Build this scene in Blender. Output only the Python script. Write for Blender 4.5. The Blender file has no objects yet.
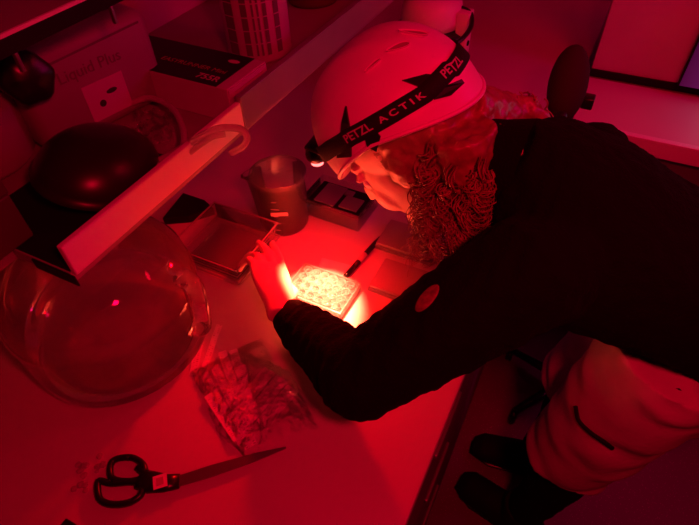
import bpy, bmesh, math, random
from mathutils import Vector, Matrix, Quaternion, noise
random.seed(7)
PI = math.pi
S = bpy.context.scene
C = S.collection
T = 0.90                       # bench top height
CZ = 1.68                      # camera height

# ---------------------------------------------------------------- camera
AX = Vector((0.89576, -0.30223, 0.32599)); AY = Vector((0.4437, 0.65297, -0.61381)); AZ = Vector((-0.02735, 0.69447, 0.71901))
cam = bpy.data.objects.new('camera', bpy.data.cameras.new('camera'))
C.objects.link(cam)
cam.data.sensor_width = 36.0
cam.data.lens = 525.0 / 699.0 * 36.0
cam.data.clip_start = 0.02
m3 = Matrix((AX, AY, AZ))      # rows: world axes in camera coordinates
cam.matrix_world = Matrix.Translation((0, 0, CZ)) @ m3.to_4x4()
S.camera = cam

# ---------------------------------------------------------------- world, lights, exposure
S.view_settings.view_transform = 'Standard'; S.view_settings.look = 'None'
S.view_settings.gamma = 1.0; S.view_settings.use_curve_mapping = False
S.view_settings.exposure = 0.0
w = bpy.data.worlds.new('dark_room'); S.world = w; w.use_nodes = True
bg = w.node_tree.nodes['Background']; bg.inputs[0].default_value = (0.9, 0.0, 0.06, 1); bg.inputs[1].default_value = 0.006

def area(name, loc, target, size, power, col):
    l = bpy.data.lights.new(name, 'AREA'); l.energy = power; l.color = col; l.size = size
    o = bpy.data.objects.new(name, l); C.objects.link(o); o.location = loc
    o.rotation_euler = (Vector(target) - Vector(loc)).to_track_quat('-Z', 'Y').to_euler(); return o
area('red_far_lamp', (0.30, 1.0, 1.85), (-0.05, 1.7, 0.95), 0.25, 4.0, (1, 0.0004, 0.03))
area('red_room_lamp', (0.20, 0.02, 1.86), (0.0, 0.7, 0.9), 0.10, 6.0, (1, 0.0003, 0.026))
area('cool_far_lamp', (0.85, 1.45, 1.62), (-0.3, 0.8, 1.2), 0.4, 2.2, (1.0, 0.002, 0.24))

HP = Vector((-0.2389, 0.6671, 1.215))                       # head centre
HF = Vector((-0.6744, -0.1178, -0.7285)).normalized(); HU = Vector((-0.7298, -0.0405, 0.6821)); HU = (HU - HU.dot(HF) * HF).normalized()
HL = HU.cross(HF)
HM = Matrix.Translation(HP) @ Matrix((HF, HL, HU)).transposed().to_4x4()
LAMP = HM @ Vector((0.172, 0.004, 0.042))
def spot(name, loc, target, deg, blend, power, col, r=0.01):
    l = bpy.data.lights.new(name, 'SPOT'); l.energy = power; l.color = col; l.spot_size = math.radians(deg); l.spot_blend = blend; l.shadow_soft_size = r
    o = bpy.data.objects.new(name, l); C.objects.link(o); o.location = loc
    o.rotation_euler = (Vector(target) - Vector(loc)).to_track_quat('-Z', 'Y').to_euler(); return o
spot('headlamp_beam', LAMP, (-0.362, 0.535, 0.90), 48, 1.0, 170.0, (1, 0.095, 0.04), 0.006)
spot('headlamp_spill', LAMP, (-0.42, 0.44, 0.90), 168, 1.0, 7.0, (1, 0.0001, 0.003), 0.010)

# ---------------------------------------------------------------- helpers
def ray(px, py):
    r = Vector((px - 349.5, 262.5 - py, -525.0)) / 525.0
    return Vector((r.dot(AX), r.dot(AY), r.dot(AZ)))
def at(px, py, z):
    v = ray(px, py); t = (z - CZ) / v.z; return Vector((v.x * t, v.y * t, z))
def atX(px, py, x):
    v = ray(px, py); t = x / v.x; return Vector((x, v.y * t, CZ + v.z * t))
def atd(px, py, d):
    v = ray(px, py); return Vector((v.x * d, v.y * d, CZ + v.z * d))

def mat(name, col, rough=0.5, metal=0.0, spec=0.5, var=0.0, vscale=8.0, bump=0.0, bscale=60.0, sheen=0.0, sss=0.0, coat=0.0):
    m = bpy.data.materials.new(name); m.use_nodes = True; nt = m.node_tree; b = nt.nodes['Principled BSDF']
    b.inputs['Base Color'].default_value = (*col, 1); b.inputs['Roughness'].default_value = rough
    b.inputs['Metallic'].default_value = metal; b.inputs['Specular IOR Level'].default_value = spec
    b.inputs['Sheen Weight'].default_value = sheen; b.inputs['Coat Weight'].default_value = coat
    if sss:
        b.inputs['Subsurface Weight'].default_value = sss; b.inputs['Subsurface Scale'].default_value = 0.01
    tc = nt.nodes.new('ShaderNodeTexCoord')
    if var:
        n = nt.nodes.new('ShaderNodeTexNoise'); n.inputs['Scale'].default_value = vscale; n.inputs['Detail'].default_value = 5
        r = nt.nodes.new('ShaderNodeValToRGB')
        r.color_ramp.elements[0].position = 0.3; r.color_ramp.elements[1].position = 0.7
        r.color_ramp.elements[0].color = (*[c * (1 - var) for c in col], 1); r.color_ramp.elements[1].color = (*[min(1, c * (1 + var * .5)) for c in col], 1)
        nt.links.new(tc.outputs['Object'], n.inputs['Vector']); nt.links.new(n.outputs['Fac'], r.inputs[0]); nt.links.new(r.outputs[0], b.inputs['Base Color'])
    if bump:
        n2 = nt.nodes.new('ShaderNodeTexNoise'); n2.inputs['Scale'].default_value = bscale; n2.inputs['Detail'].default_value = 4
        bp = nt.nodes.new('ShaderNodeBump'); bp.inputs['Strength'].default_value = bump; bp.inputs['Distance'].default_value = 0.004
        nt.links.new(tc.outputs['Object'], n2.inputs['Vector']); nt.links.new(n2.outputs['Fac'], bp.inputs['Height']); nt.links.new(bp.outputs[0], b.inputs['Normal'])
    return m

def clear(name, col=(1, 1, 1), tint=0.25, rough=0.05, body=(0.8, 0.8, 0.8), bodyamt=0.12, ior=1.35, bump=0.0, bscale=20):
    """thin clear plastic or glass: see-through, fresnel gloss, a little milky body"""
    m = bpy.data.materials.new(name); m.use_nodes = True; nt = m.node_tree; N = nt.nodes; Lk = nt.links
    N.clear(); out = N.new('ShaderNodeOutputMaterial')
    tr = N.new('ShaderNodeBsdfTransparent'); tr.inputs[0].default_value = (*[c * (1 - tint) for c in col], 1)
    gl = N.new('ShaderNodeBsdfGlossy'); gl.inputs['Roughness'].default_value = rough; gl.inputs[0].default_value = (1, 1, 1, 1)
    df = N.new('ShaderNodeBsdfDiffuse'); df.inputs[0].default_value = (*body, 1)
    tl = N.new('ShaderNodeBsdfTranslucent'); tl.inputs[0].default_value = (*body, 1)
    ad = N.new('ShaderNodeMixShader'); ad.inputs[0].default_value = 0.5
    fr = N.new('ShaderNodeFresnel'); fr.inputs[0].default_value = ior
    m1 = N.new('ShaderNodeMixShader'); m1.inputs[0].default_value = bodyamt; m2 = N.new('ShaderNodeMixShader')
    Lk.new(df.outputs[0], ad.inputs[1]); Lk.new(tl.outputs[0], ad.inputs[2])
    Lk.new(tr.outputs[0], m1.inputs[1]); Lk.new(ad.outputs[0], m1.inputs[2]); Lk.new(fr.outputs[0], m2.inputs[0])
    Lk.new(m1.outputs[0], m2.inputs[1]); Lk.new(gl.outputs[0], m2.inputs[2]); Lk.new(m2.outputs[0], out.inputs[0])
    if bump:
        tc = N.new('ShaderNodeTexCoord'); n2 = N.new('ShaderNodeTexNoise'); n2.inputs['Scale'].default_value = bscale
        bp = N.new('ShaderNodeBump'); bp.inputs['Strength'].default_value = bump; bp.inputs['Distance'].default_value = 0.01
        Lk.new(tc.outputs['Object'], n2.inputs['Vector']); Lk.new(n2.outputs['Fac'], bp.inputs['Height'])
        Lk.new(bp.outputs[0], gl.inputs['Normal']); Lk.new(bp.outputs[0], fr.inputs['Normal'])
    return m

def link(name, bm_or_me, m=None, parent=None, smooth=True):
    if isinstance(bm_or_me, bmesh.types.BMesh):
        bmesh.ops.recalc_face_normals(bm_or_me, faces=bm_or_me.faces)
        me = bpy.data.meshes.new(name); bm_or_me.to_mesh(me); bm_or_me.free()
    else: me = bm_or_me
    if smooth: me.polygons.foreach_set('use_smooth', [True] * len(me.polygons))
    if m: me.materials.clear(); me.materials.append(m)
    o = bpy.data.objects.new(name, me); C.objects.link(o)
    if parent: o.parent = parent
    return o
def tag(o, label, cat, group=None, kind=None):
    o['label'] = label; o['category'] = cat
    if group: o['group'] = group
    if kind: o['kind'] = kind
    return o
def thing(name, label, cat, loc=(0, 0, 0), rz=0, group=None):
    o = bpy.data.objects.new(name, None); C.objects.link(o); o.location = loc; o.rotation_euler = (0, 0, rz); o.empty_display_size = 0.02
    return tag(o, label, cat, group)
def struct(name, bm, m):
    o = link(name, bm, m, smooth=False); o['kind'] = 'structure'; return o
def box(bm, lo, hi, M=None, bev=0.0):
    lo = Vector(lo); hi = Vector(hi); c = (lo + hi) / 2; s = hi - lo
    r = bmesh.ops.create_cube(bm, size=1.0, matrix=Matrix.Translation(c) @ Matrix.Diagonal((*s, 1)))
    vs = r['verts']
    if bev:
        es = list({e for v in vs for e in v.link_edges})
        rb = bmesh.ops.bevel(bm, geom=es, offset=bev, segments=2, affect='EDGES', profile=0.5)
        vs = list({v for f in rb['faces'] for v in f.verts} | {v for v in vs if v.is_valid})
    if M: bmesh.ops.transform(bm, matrix=M, verts=vs)
    return vs
def bx(lo, hi, bev=0.002, M=None):
    bm = bmesh.new(); box(bm, lo, hi, M, bev); return bm
def frames(pts, up=Vector((0, 0, 1))):
    out = []; n = len(pts)
    prev = None
    for i in range(n):
        t = (pts[min(i + 1, n - 1)] - pts[max(i - 1, 0)]).normalized()
        if prev is None:
            u = up - up.dot(t) * t
            if u.length < 1e-3: u = Vector((1, 0, 0)) - t.x * t
            u.normalize()
        else:
            u = prev - prev.dot(t) * t; u.normalize()
        prev = u; out.append((t, u, t.cross(u)))
    return out
def loft(bm, pts, rad, up=Vector((0, 0, 1)), seg=12, cap=True, closed=False):
    """rad: one radius or (radius along up, radius across) per point"""
    pts = [Vector(p) for p in pts]; fr = frames(pts, Vector(up)); rings = []
    for p, (t, u, s), r in zip(pts, fr, rad):
        ra, rb = r if isinstance(r, (tuple, list)) else (r, r)
        rings.append([bm.verts.new(p + u * ra * math.cos(a) + s * rb * math.sin(a)) for a in [2 * PI * k / seg for k in range(seg)]])
    for A, B in zip(rings, rings[1:]):
        for k in range(seg): bm.faces.new((A[k], A[(k + 1) % seg], B[(k + 1) % seg], B[k]))
    if cap:
        bm.faces.new(rings[0][::-1]); bm.faces.new(rings[-1])
    return rings
def tube(bm, pts, r, seg=8): return loft(bm, pts, [r] * len(pts), seg=seg)
def spline(P, n=8):
    P = [Vector(p) for p in P]; Q = [P[0] * 2 - P[1]] + P + [P[-1] * 2 - P[-2]]; out = []
    for i in range(1, len(Q) - 2):
        a, b, c, d = Q[i - 1:i + 3]
        for k in range(n):
            t = k / n
            out.append(0.5 * ((2 * b) + (c - a) * t + (2 * a - 5 * b + 4 * c - d) * t * t + (3 * b - a - 3 * c + d) * t ** 3))
    out.append(P[-1]); return out
def lathe(bm, prof, seg=40, M=None, deform=None):
    rings = []
    for r, z in prof:
        if r < 1e-6: rings.append([bm.verts.new((0, 0, z))])
        else:
            ring = []
            for k in range(seg):
                a = 2 * PI * k / seg; p = Vector((r * math.cos(a), r * math.sin(a), z))
                if deform: p = deform(p, a)
                ring.append(bm.verts.new(p))
            rings.append(ring)
    for A, B in zip(rings, rings[1:]):
        for k in range(seg):
            if len(A) == 1 and len(B) == 1: break
            if len(A) == 1: bm.faces.new((A[0], B[k], B[(k + 1) % seg]))
            elif len(B) == 1: bm.faces.new((A[k], A[(k + 1) % seg], B[0]))
            else: bm.faces.new((A[k], A[(k + 1) % seg], B[(k + 1) % seg], B[k]))
    if M: bmesh.ops.transform(bm, matrix=M, verts=bm.verts)
def ell(bm, c, r, M=None, seg=20):
    A = Matrix.Translation(Vector(c)) @ Matrix.Diagonal((*r, 1))
    if M: A = M @ A
    bmesh.ops.create_uvsphere(bm, u_segments=seg, v_segments=seg // 2 + 2, radius=1, matrix=A)
def evald(o, *mods):
    for kind, kw in mods:
        md = o.modifiers.new(kind, kind)
        for k, v in kw.items(): setattr(md, k, v)
    dg = bpy.context.evaluated_depsgraph_get(); dg.update()
    me = bpy.data.meshes.new_from_object(o.evaluated_get(dg)); o.modifiers.clear(); return me
def fuse(name, bm, m, parent, voxel=0.005, smooth=4, disp=0.0, dscale=30.0, warp=None):
    """melt overlapping volumes into ONE continuous surface"""
    o = link(name, bm, m, parent)
    me = evald(o, ('REMESH', dict(mode='VOXEL', voxel_size=voxel)), ('SMOOTH', dict(factor=0.6, iterations=smooth)))
    if disp or warp:
        nn = [v.vector.copy() for v in me.vertex_normals]; new = []
        for v, nv in zip(me.vertices, nn):
            c = v.co.copy()
            if disp: c += nv * disp * (noise.noise(c * dscale) + 0.5 * noise.noise(c * dscale * 2.3))
            if warp: c += warp(c, nv)
            new += [c.x, c.y, c.z]
        me.vertices.foreach_set('co', new)
    old = o.data; o.data = me; bpy.data.meshes.remove(old)
    me.materials.clear(); me.materials.append(m); me.polygons.foreach_set('use_smooth', [True] * len(me.polygons))
    return o
def text_mesh(s, size, bold=0.0):
    cu = bpy.data.curves.new('lettering', 'FONT'); cu.body = s; cu.size = size; cu.align_x = 'CENTER'; cu.align_y = 'CENTER'; cu.offset = bold; cu.extrude = 0.0002; cu.resolution_u = 3
    o = bpy.data.objects.new('lettering', cu); C.objects.link(o)
    dg = bpy.context.evaluated_depsgraph_get(); dg.update(); me = bpy.data.meshes.new_from_object(o.evaluated_get(dg))
    bpy.data.objects.remove(o); return me
def text_on(name, s, size, origin, xdir, ydir, m, parent, bold=0.0):
    me = text_mesh(s, size, bold); xd = Vector(xdir).normalized(); yd = Vector(ydir); yd = (yd - yd.dot(xd) * xd).normalized(); n = xd.cross(yd); o0 = Vector(origin)
    for v in me.vertices: v.co = o0 + xd * v.co.x + yd * v.co.y + n * (v.co.z + 0.0006)
    return link(name, me, m, parent, smooth=False)
def quadpatch(name, origin, xdir, ydir, sx, sy, m, parent, th=0.0006):
    xd = Vector(xdir).normalized(); yd = Vector(ydir); yd = (yd - yd.dot(xd) * xd).normalized(); n = xd.cross(yd)
    M = Matrix.Translation(Vector(origin)) @ Matrix((xd, yd, n)).transposed().to_4x4()
    return link(name, bx((-sx / 2, -sy / 2, 0), (sx / 2, sy / 2, th), 0, M), m, parent, smooth=False)

# ---------------------------------------------------------------- materials
M_bench = mat('bench_laminate', (0.62, 0.56, 0.56), 0.42, var=0.06, vscale=3)
M_cab = mat('cabinet_grey', (0.22, 0.2, 0.24), 0.5, var=0.1)
M_wall = mat('painted_wall', (0.5, 0.48, 0.5), 0.8, var=0.08, bump=0.1)
M_white = mat('white_plastic', (0.78, 0.76, 0.78), 0.38, var=0.04)
M_blackp = mat('black_plastic', (0.012, 0.012, 0.013), 0.3)
M_blackm = mat('black_matt', (0.008, 0.008, 0.009), 0.75, spec=0.2)
M_steel = mat('brushed_metal', (0.28, 0.26, 0.28), 0.4, 0.8, var=0.1, vscale=30)
M_alu = mat('anodised_aluminium', (0.42, 0.4, 0.43), 0.42, 0.75, var=0.08, vscale=15)
M_darkshelf = mat('shelf_board_laminate', (0.3, 0.28, 0.3), 0.6, var=0.1)
M_skin = mat('skin', (0.72, 0.5, 0.42), 0.5, var=0.06, vscale=30, bump=0.15, bscale=200)
M_hair = mat('curly_brown_hair', (0.30, 0.15, 0.10), 0.38, spec=0.6, var=0.35, vscale=60)
M_jacket = mat('black_fleece', (0.007, 0.004, 0.005), 0.95, spec=0.03, bump=0.7, bscale=260, sheen=0.01)
M_legging = mat('dark_fabric', (0.006, 0.005, 0.006), 0.9, spec=0.1, bump=0.3, bscale=200)
M_short = mat('pale_cotton', (0.6, 0.55, 0.55), 0.9, spec=0.1, var=0.1, vscale=14, bump=0.3, bscale=120)
M_shell = mat('helmet_shell_white', (0.85, 0.8, 0.84), 0.42, var=0.03, vscale=20)
M_vent = mat('helmet_vent_foam', (0.35, 0.25, 0.27), 0.8)
M_strap = mat('woven_black_strap', (0.014, 0.012, 0.014), 0.8, spec=0.2, bump=0.4, bscale=500)
M_print = mat('pale_print', (0.5, 0.42, 0.42), 0.6)
M_dprint = mat('dark_print', (0.03, 0.02, 0.03), 0.6)
M_card = mat('white_card', (0.52, 0.48, 0.54), 0.65, var=0.06, vscale=20)
M_blackcard = mat('black_card', (0.006, 0.006, 0.007), 0.5, spec=0.25)
M_paper = mat('paper', (0.86, 0.83, 0.82), 0.8, var=0.05, vscale=40)
M_glass = clear('thin_glass', tint=0.01, bodyamt=0.13, rough=0.03, ior=1.45)
M_carboy = clear('clear_polycarbonate', tint=0.04, bodyamt=0.18, rough=0.06, ior=1.45, bump=0.15, bscale=12)
M_clearbox = clear('clear_acrylic', tint=0.0, bodyamt=0.06, rough=0.05, ior=1.28)
M_film = clear('cellophane', tint=0.0, bodyamt=0.02, rough=0.15, ior=1.42, bump=1.0, bscale=90)
M_tube = clear('milky_tubing', tint=0.02, bodyamt=0.8, rough=0.25)
M_plate = clear('frosted_polystyrene', tint=0.03, bodyamt=0.50, rough=0.12, ior=1.4)
M_water = clear('water_tinted', tint=0.14, bodyamt=0.14, rough=0.02, ior=1.4)
def emis(name, col, st):
    m = bpy.data.materials.new(name); m.use_nodes = True; b = m.node_tree.nodes['Principled BSDF']
    b.inputs['Base Color'].default_value = (0.1, 0.02, 0.02, 1); b.inputs['Emission Color'].default_value = (*col, 1); b.inputs['Emission Strength'].default_value = st; return m
M_led = emis('lit_red_led', (1, 0.10, 0.09), 6)

# floor: dark vinyl with pale flecks
M_floor = mat('flecked_vinyl', (0.11, 0.10, 0.12), 0.55)
nt = M_floor.node_tree; b = nt.nodes['Principled BSDF']; tc = [n for n in nt.nodes if n.type == 'TEX_COORD'][0]
vo = nt.nodes.new('ShaderNodeTexVoronoi'); vo.inputs['Scale'].default_value = 150
cr = nt.nodes.new('ShaderNodeValToRGB'); cr.color_ramp.elements[0].position = 0.10; cr.color_ramp.elements[0].color = (0.5, 0.45, 0.5, 1); cr.color_ramp.elements[1].position = 0.2; cr.color_ramp.elements[1].color = (0.20, 0.17, 0.2, 1)
nt.links.new(tc.outputs['Object'], vo.inputs['Vector']); nt.links.new(vo.outputs['Distance'], cr.inputs[0]); nt.links.new(cr.outputs[0], b.inputs['Base Color'])

# ---------------------------------------------------------------- setting
struct('floor', bx((-1.1, -1.4, -0.05), (3.2, 2.45, 0), 0), M_floor)
struct('wall_left', bx((-1.05, -1.4, 0), (-0.95, 2.45, 2.7), 0), M_wall)
struct('wall_back', bx((-0.95, 2.36, 0), (3.2, 2.45, 2.7), 0), M_wall)
struct('baseboard_back', bx((0.0, 2.34, 0), (3.2, 2.36, 0.09), 0), M_cab)

# bench worktop and the cabinets under it
tag(link('worktop', bx((-0.95, -0.45, T - 0.03), (-0.058, 2.34, T), 0.003), M_bench, smooth=False), 'long pale lab worktop lit red, everything stands on it', 'worktop')
def cabinet(y0, y1, lab):
    c = thing('bench_cabinet', lab, 'cabinet', (-0.4, (y0 + y1) / 2, 0), group='cabinets under the long bench')
    h = (y1 - y0) / 2 - 0.002
    link('body', bx((-0.5, -h, 0.08), (0.318, h, T - 0.0305), 0.001), M_cab, c, False)
    link('plinth', bx((-0.5, -h, 0), (0.27, h, 0.08), 0), M_blackm, c, False)
    zs = [0.10, 0.36, 0.60, 0.815]
    for a, bb in zip(zs, zs[1:]):
        d = link('drawer', bx((0.318, -h + 0.004, a + 0.003), (0.334, h - 0.004, bb - 0.003), 0.002), M_cab, c, False)
        link('handle', bx((0.334, -0.07, bb - 0.05), (0.341, 0.07, bb - 0.035), 0.002), M_alu, d, False)
    r = link('slotted_rail', bx((0.318, -h, 0.822), (0.336, h, 0.868), 0.001), M_alu, c, False)
    n = max(1, int((2 * h) / 0.095))
    for k in range(n):
        yc = -h + (k + 0.5) * 2 * h / n
        link('slot', bx((0.3355, yc - 0.03, 0.836), (0.3368, yc + 0.03, 0.856), 0), M_blackm, r, False)
cabinet(-0.42, 0.18, 'grey drawer cabinet below the scissors, nearest the camera')
cabinet(0.18, 0.78, 'grey drawer cabinet under the elbow of the leaning person')
cabinet(0.78, 1.38, 'grey drawer cabinet hidden behind the leaning person')

# shelf unit over the bench
sh = thing('reagent_shelf', 'two-tier shelf over the bench with a pale front rail', 'shelf', (-0.8, 0.6, T))
def L(p): return Vector(p) - Vector((-0.8, 0.6, T))
def bxL(lo, hi, bev=0.001): return bx(L(lo), L(hi), bev)
link('shelf_board', bxL((-0.948, 0.243, 1.182), (-0.590, 2.0, 1.2)), M_darkshelf, sh, False)
link('shelf_board', bxL((-0.948, -0.30, 1.182), (-0.64, 0.2425, 1.2)), M_darkshelf, sh, False)
link('front_rail', bxL((-0.532, 0.245, 1.198), (-0.522, 0.622, 1.247), 0.002), M_white, sh, False)
link('front_rail', bxL((-0.532, 0.6225, 1.198), (-0.520, 2.0, 1.256), 0.001), M_alu, sh, False)
link('shelf_board', bxL((-0.5895, 0.243, 1.182), (-0.5325, 2.0, 1.2)), M_darkshelf, sh, False)
link('black_mat', bxL((-0.74, 0.245, 1.2001), (-0.534, 0.50, 1.2005), 0), M_blackm, sh, False)  # thin black sheet, paints the shade lying on the near deck
link('end_shade', bxL((-0.6, 0.240, 1.182), (-0.522, 0.2425, 1.2)), M_blackm, sh, False)  # black strip carrying that painted shade to the deck's end
link('shelf_board', bxL((-0.948, -0.30, 1.432), (-0.606, 0.55, 1.45)), M_darkshelf, sh, False)
link('edge_strip', bxL((-0.606, -0.30, 1.4472), (-0.602, 0.55, 1.4515), 0), M_white, sh, False)
link('lower_lip', bxL((-0.6055, -0.30, 1.428), (-0.603, 0.55, 1.4470), 0), M_blackm, sh, False)
for y in (-0.25, 0.9, 1.75):
    link('upright', bxL((-0.948, y, T + 0.0005), (-0.918, y + 0.03, 1.43 if y < 0.5 else 1.182)), M_steel, sh, False)
for y in (0.35, 0.5):
    link('peg', bxL((-0.61, y, 1.405), (-0.604, y + 0.005, 1.4275)), M_steel, sh, False)

# second desk, back panel, monitor
dk = thing('side_desk', 'pale desk beyond the person, its edge strip catching magenta light', 'desk', (0.6, 1.54, 0))
link('desk_top', bx((-0.64, -0.135, T - 0.04), (1.2, 0.14, T - 0.0), 0.002), M_bench, dk, False)
link('edge_strip', bx((-0.64, -0.155, T - 0.045), (1.2, -0.1355, T + 0.003), 0.002), M_white, dk, False)
link('front_panel', bx((-0.6, -0.10, 0.08), (1.18, -0.08, T - 0.0405), 0), M_cab, dk, False)
link('side_panel', bx((-0.63, -0.09, 0), (-0.61, 0.14, T - 0.0405), 0), M_cab, dk, False)
link('side_panel', bx((1.17, -0.09, 0), (1.19, 0.14, T - 0.0405), 0), M_cab, dk, False)
pn = thing('partition', 'pale glossy back panel standing behind the far desk', 'panel', (0.6, 1.70, 0))
link('panel', bx((-0.64, -0.005, 0.0), (1.2, 0.02, 1.24), 0.002), M_wall, pn, False)
link('black_strip', bx((-0.64, -0.014, T + 0.001), (1.2, -0.0055, T + 0.022), 0.001), M_blackm, pn, False)
link('top_rail', bx((-0.645, -0.02, 1.24), (1.2, 0.03, 1.30), 0.002), M_cab, pn, False)
M_scr = bpy.data.materials.new('dim_lit_screen'); M_scr.use_nodes = True; nt = M_scr.node_tree; b = nt.nodes['Principled BSDF']
b.inputs['Base Color'].default_value = (0.02, 0.02, 0.02, 1); b.inputs['Roughness'].default_value = 0.3
tc = nt.nodes.new('ShaderNodeTexCoord'); sx = nt.nodes.new('ShaderNodeSeparateXYZ'); cr = nt.nodes.new('ShaderNodeValToRGB'); mp = nt.nodes.new('ShaderNodeMapRange')
mp.inputs[1].default_value = -0.10; mp.inputs[2].default_value = 0.03
e = cr.color_ramp.elements; e[0].position = 0; e[0].color = (0.05, 0.002, 0.035, 1); e[1].position = 1.0; e[1].color = (0.42, 0.32, 0.45, 1)
ne = cr.color_ramp.elements.new(0.45); ne.color = (0.09, 0.006, 0.07, 1)
nt.links.new(tc.outputs['Object'], sx.inputs[0]); nt.links.new(sx.outputs['X'], mp.inputs[0]); nt.links.new(mp.outputs[0], cr.inputs[0]); nt.links.new(cr.outputs[0], b.inputs['Emission Color']); b.inputs['Emission Strength'].default_value = 1.0
mo = thing('computer_monitor', 'dark monitor with a soft grey glow at the right edge of view', 'monitor', (0.30, 1.655, T))
link('screen', bx((-0.1, -0.004, 0.035), (0.33, 0.0, 0.27), 0), M_scr, mo, False)
link('casing', bx((-0.105, 0.0005, 0.03), (0.335, 0.018, 0.275), 0.002), M_blackm, mo, False)
link('foot', bx((0.03, -0.02, 0.0), (0.2, 0.022, 0.03), 0.002), M_blackm, mo, False)

# ---------------------------------------------------------------- things on the bench
# big clear carboy with water
cb = thing('carboy', 'big round clear carboy half full of water under the shelf', 'carboy', (-0.632, 0.318, T + 0.0005))
bm = bmesh.new()
lathe(bm, [(0.0, 0.004), (0.10, 0.002), (0.135, 0.006), (0.149, 0.025), (0.152, 0.06), (0.152, 0.14), (0.146, 0.18), (0.125, 0.215), (0.09, 0.24), (0.05, 0.252), (0.035, 0.258), (0.035, 0.272)], 64)
link('vessel', bm, M_carboy, cb)
bm = bmesh.new(); lathe(bm, [(0.153, 0.136), (0.1545, 0.140), (0.153, 0.146)], 64); link('moulded_ring', bm, M_carboy, cb)
bm = bmesh.new(); lathe(bm, [(0.0, 0.007), (0.10, 0.006), (0.133, 0.01), (0.1465, 0.03), (0.1485, 0.06), (0.1485, 0.092), (0.147, 0.094), (0.0, 0.0935)], 64)
link('water', bm, M_water, cb)
bm = bmesh.new(); lathe(bm, [(0.0, 0.2725), (0.04, 0.2725), (0.042, 0.262), (0.038, 0.257)], 32); link('cap', bm, M_tube, cb)
bm = bmesh.new()
loft(bm, spline([(0.140, 0.05, 0.19), (0.166, 0.045, 0.185), (0.176, 0.035, 0.15), (0.172, 0.03, 0.10), (0.153, 0.03, 0.085)], 6), [(0.012, 0.016)] * 25, seg=14)
link('handle', bm, M_carboy, cb)

# glass beaker with water, covered with film
def spout(p, a):
    d = (a - math.radians(215) + PI) % (2 * PI) - PI
    if p.z > 0.095: 
        k = math.exp(-(d / 0.22) ** 2) * (p.z - 0.095) / 0.035
        s = 1 + 0.30 * k; return Vector((p.x * s, p.y * s, p.z - 0.002 * k))
    return p
bk = thing('beaker', 'glass beaker of water covered with film beside the hand', 'beaker', (-0.540, 0.718, T + 0.0005))
bk.scale = (1.06, 1.06, 1.05)
bm = bmesh.new()
lathe(bm, [(0, 0.002), (0.042, 0.001), (0.050, 0.006), (0.0515, 0.015), (0.0515, 0.122), (0.053, 0.128), (0.0555, 0.131), (0.055, 0.1325), (0.0515, 0.129), (0.0495, 0.122), (0.0495, 0.015), (0.047, 0.007), (0.040, 0.0045), (0, 0.0045)], 56, deform=spout)
link('glass', bm, M_glass, bk)
bm = bmesh.new(); lathe(bm, [(0, 0.0055), (0.046, 0.0085), (0.0488, 0.016), (0.0488, 0.056), (0.047, 0.0555), (0, 0.0555)], 48); link('water', bm, M_water, bk)
bm = bmesh.new(); lathe(bm, [(0, 0.1345), (0.02, 0.1350), (0.04, 0.1342), (0.053, 0.1335), (0.0565, 0.131), (0.0568, 0.124)], 56, deform=lambda p, a: Vector((p.x, p.y, p.z + 0.0015 * noise.noise(p * 90))))
link('film_cover', bm, clear('milky_film', tint=0.0, bodyamt=0.22, rough=0.15, ior=1.4, bump=0.5, bscale=60), bk)
for k in range(5):
    quadpatch('graduation_mark', (0.0525 * math.cos(-1.25), 0.0525 * math.sin(-1.25), 0.025 + 0.018 * k), (math.sin(1.25), math.cos(1.25), 0), (0, 0, 1), 0.016 if k % 2 else 0.010, 0.0013, M_print, bk)
quadpatch('printed_patch', (0.0532 * math.cos(-1.1), 0.0532 * math.sin(-1.1), 0.068), (math.sin(1.1), math.cos(1.1), 0), (0, 0, 1), 0.034, 0.009, M_print, bk)
# drops under the film
for k in range(14):
    bm = bmesh.new(); a = random.uniform(0, 6.28); r = random.uniform(0, 0.045); ell(bm, (r * math.cos(a), r * math.sin(a), 0.1352), (0.0016, 0.0016, 0.0012), seg=8); link('droplet', bm, M_water, bk)

def open_tray(name, label, x0, x1, y0, y1, z0, h, wall=0.0025, flare=0.004, m=M_clearbox, group=None):
    t = thing(name, label, 'tray', ((x0 + x1) / 2, (y0 + y1) / 2, z0), group=group)
    a, b_ = (x1 - x0) / 2, (y1 - y0) / 2
    bm = bmesh.new()
    def ring(s, z): return [bm.verts.new((sx_ * (a + s), sy_ * (b_ + s), z)) for sx_, sy_ in ((-1, -1), (1, -1), (1, 1), (-1, 1))]
    R = [ring(0, 0), ring(flare, h), ring(flare + 0.003, h), ring(flare + 0.003, h + 0.002), ring(flare - wall, h + 0.002), ring(-wall, wall)]
    for A, B in zip(R, R[1:]):
        for k in range(4): bm.faces.new((A[k], A[(k + 1) % 4], B[(k + 1) % 4], B[k]))
    bm.faces.new(R[0][::-1]); bm.faces.new(R[-1])
    link('tray_wall', bm, m, t, False)
    bm = bmesh.new()
    for lo, hi in (((-a - flare - .003, -b_ - flare - .003), (a + flare + .003, -b_ - flare)), ((-a - flare - .003, b_ + flare), (a + flare + .003, b_ + flare + .003)), ((-a - flare - .003, -b_ - flare), (-a - flare, b_ + flare)), ((a + flare, -b_ - flare), (a + flare + .003, b_ + flare))): box(bm, (*lo, h + .0021), (*hi, h + .0036))
    link('rim', bm, M_plate, t, False)  # milky bars put the bright highlight of the tray edges into the material
    return t
t1 = open_tray('clear_tray', 'lower of two clear trays stacked left of the hand', -0.672, -0.520, 0.512, 0.652, T + 0.0005, 0.016)
t2 = open_tray('clear_tray', 'upper empty clear tray of the stack left of the hand', -0.672, -0.520, 0.512, 0.652, T + 0.0195, 0.034)
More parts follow.
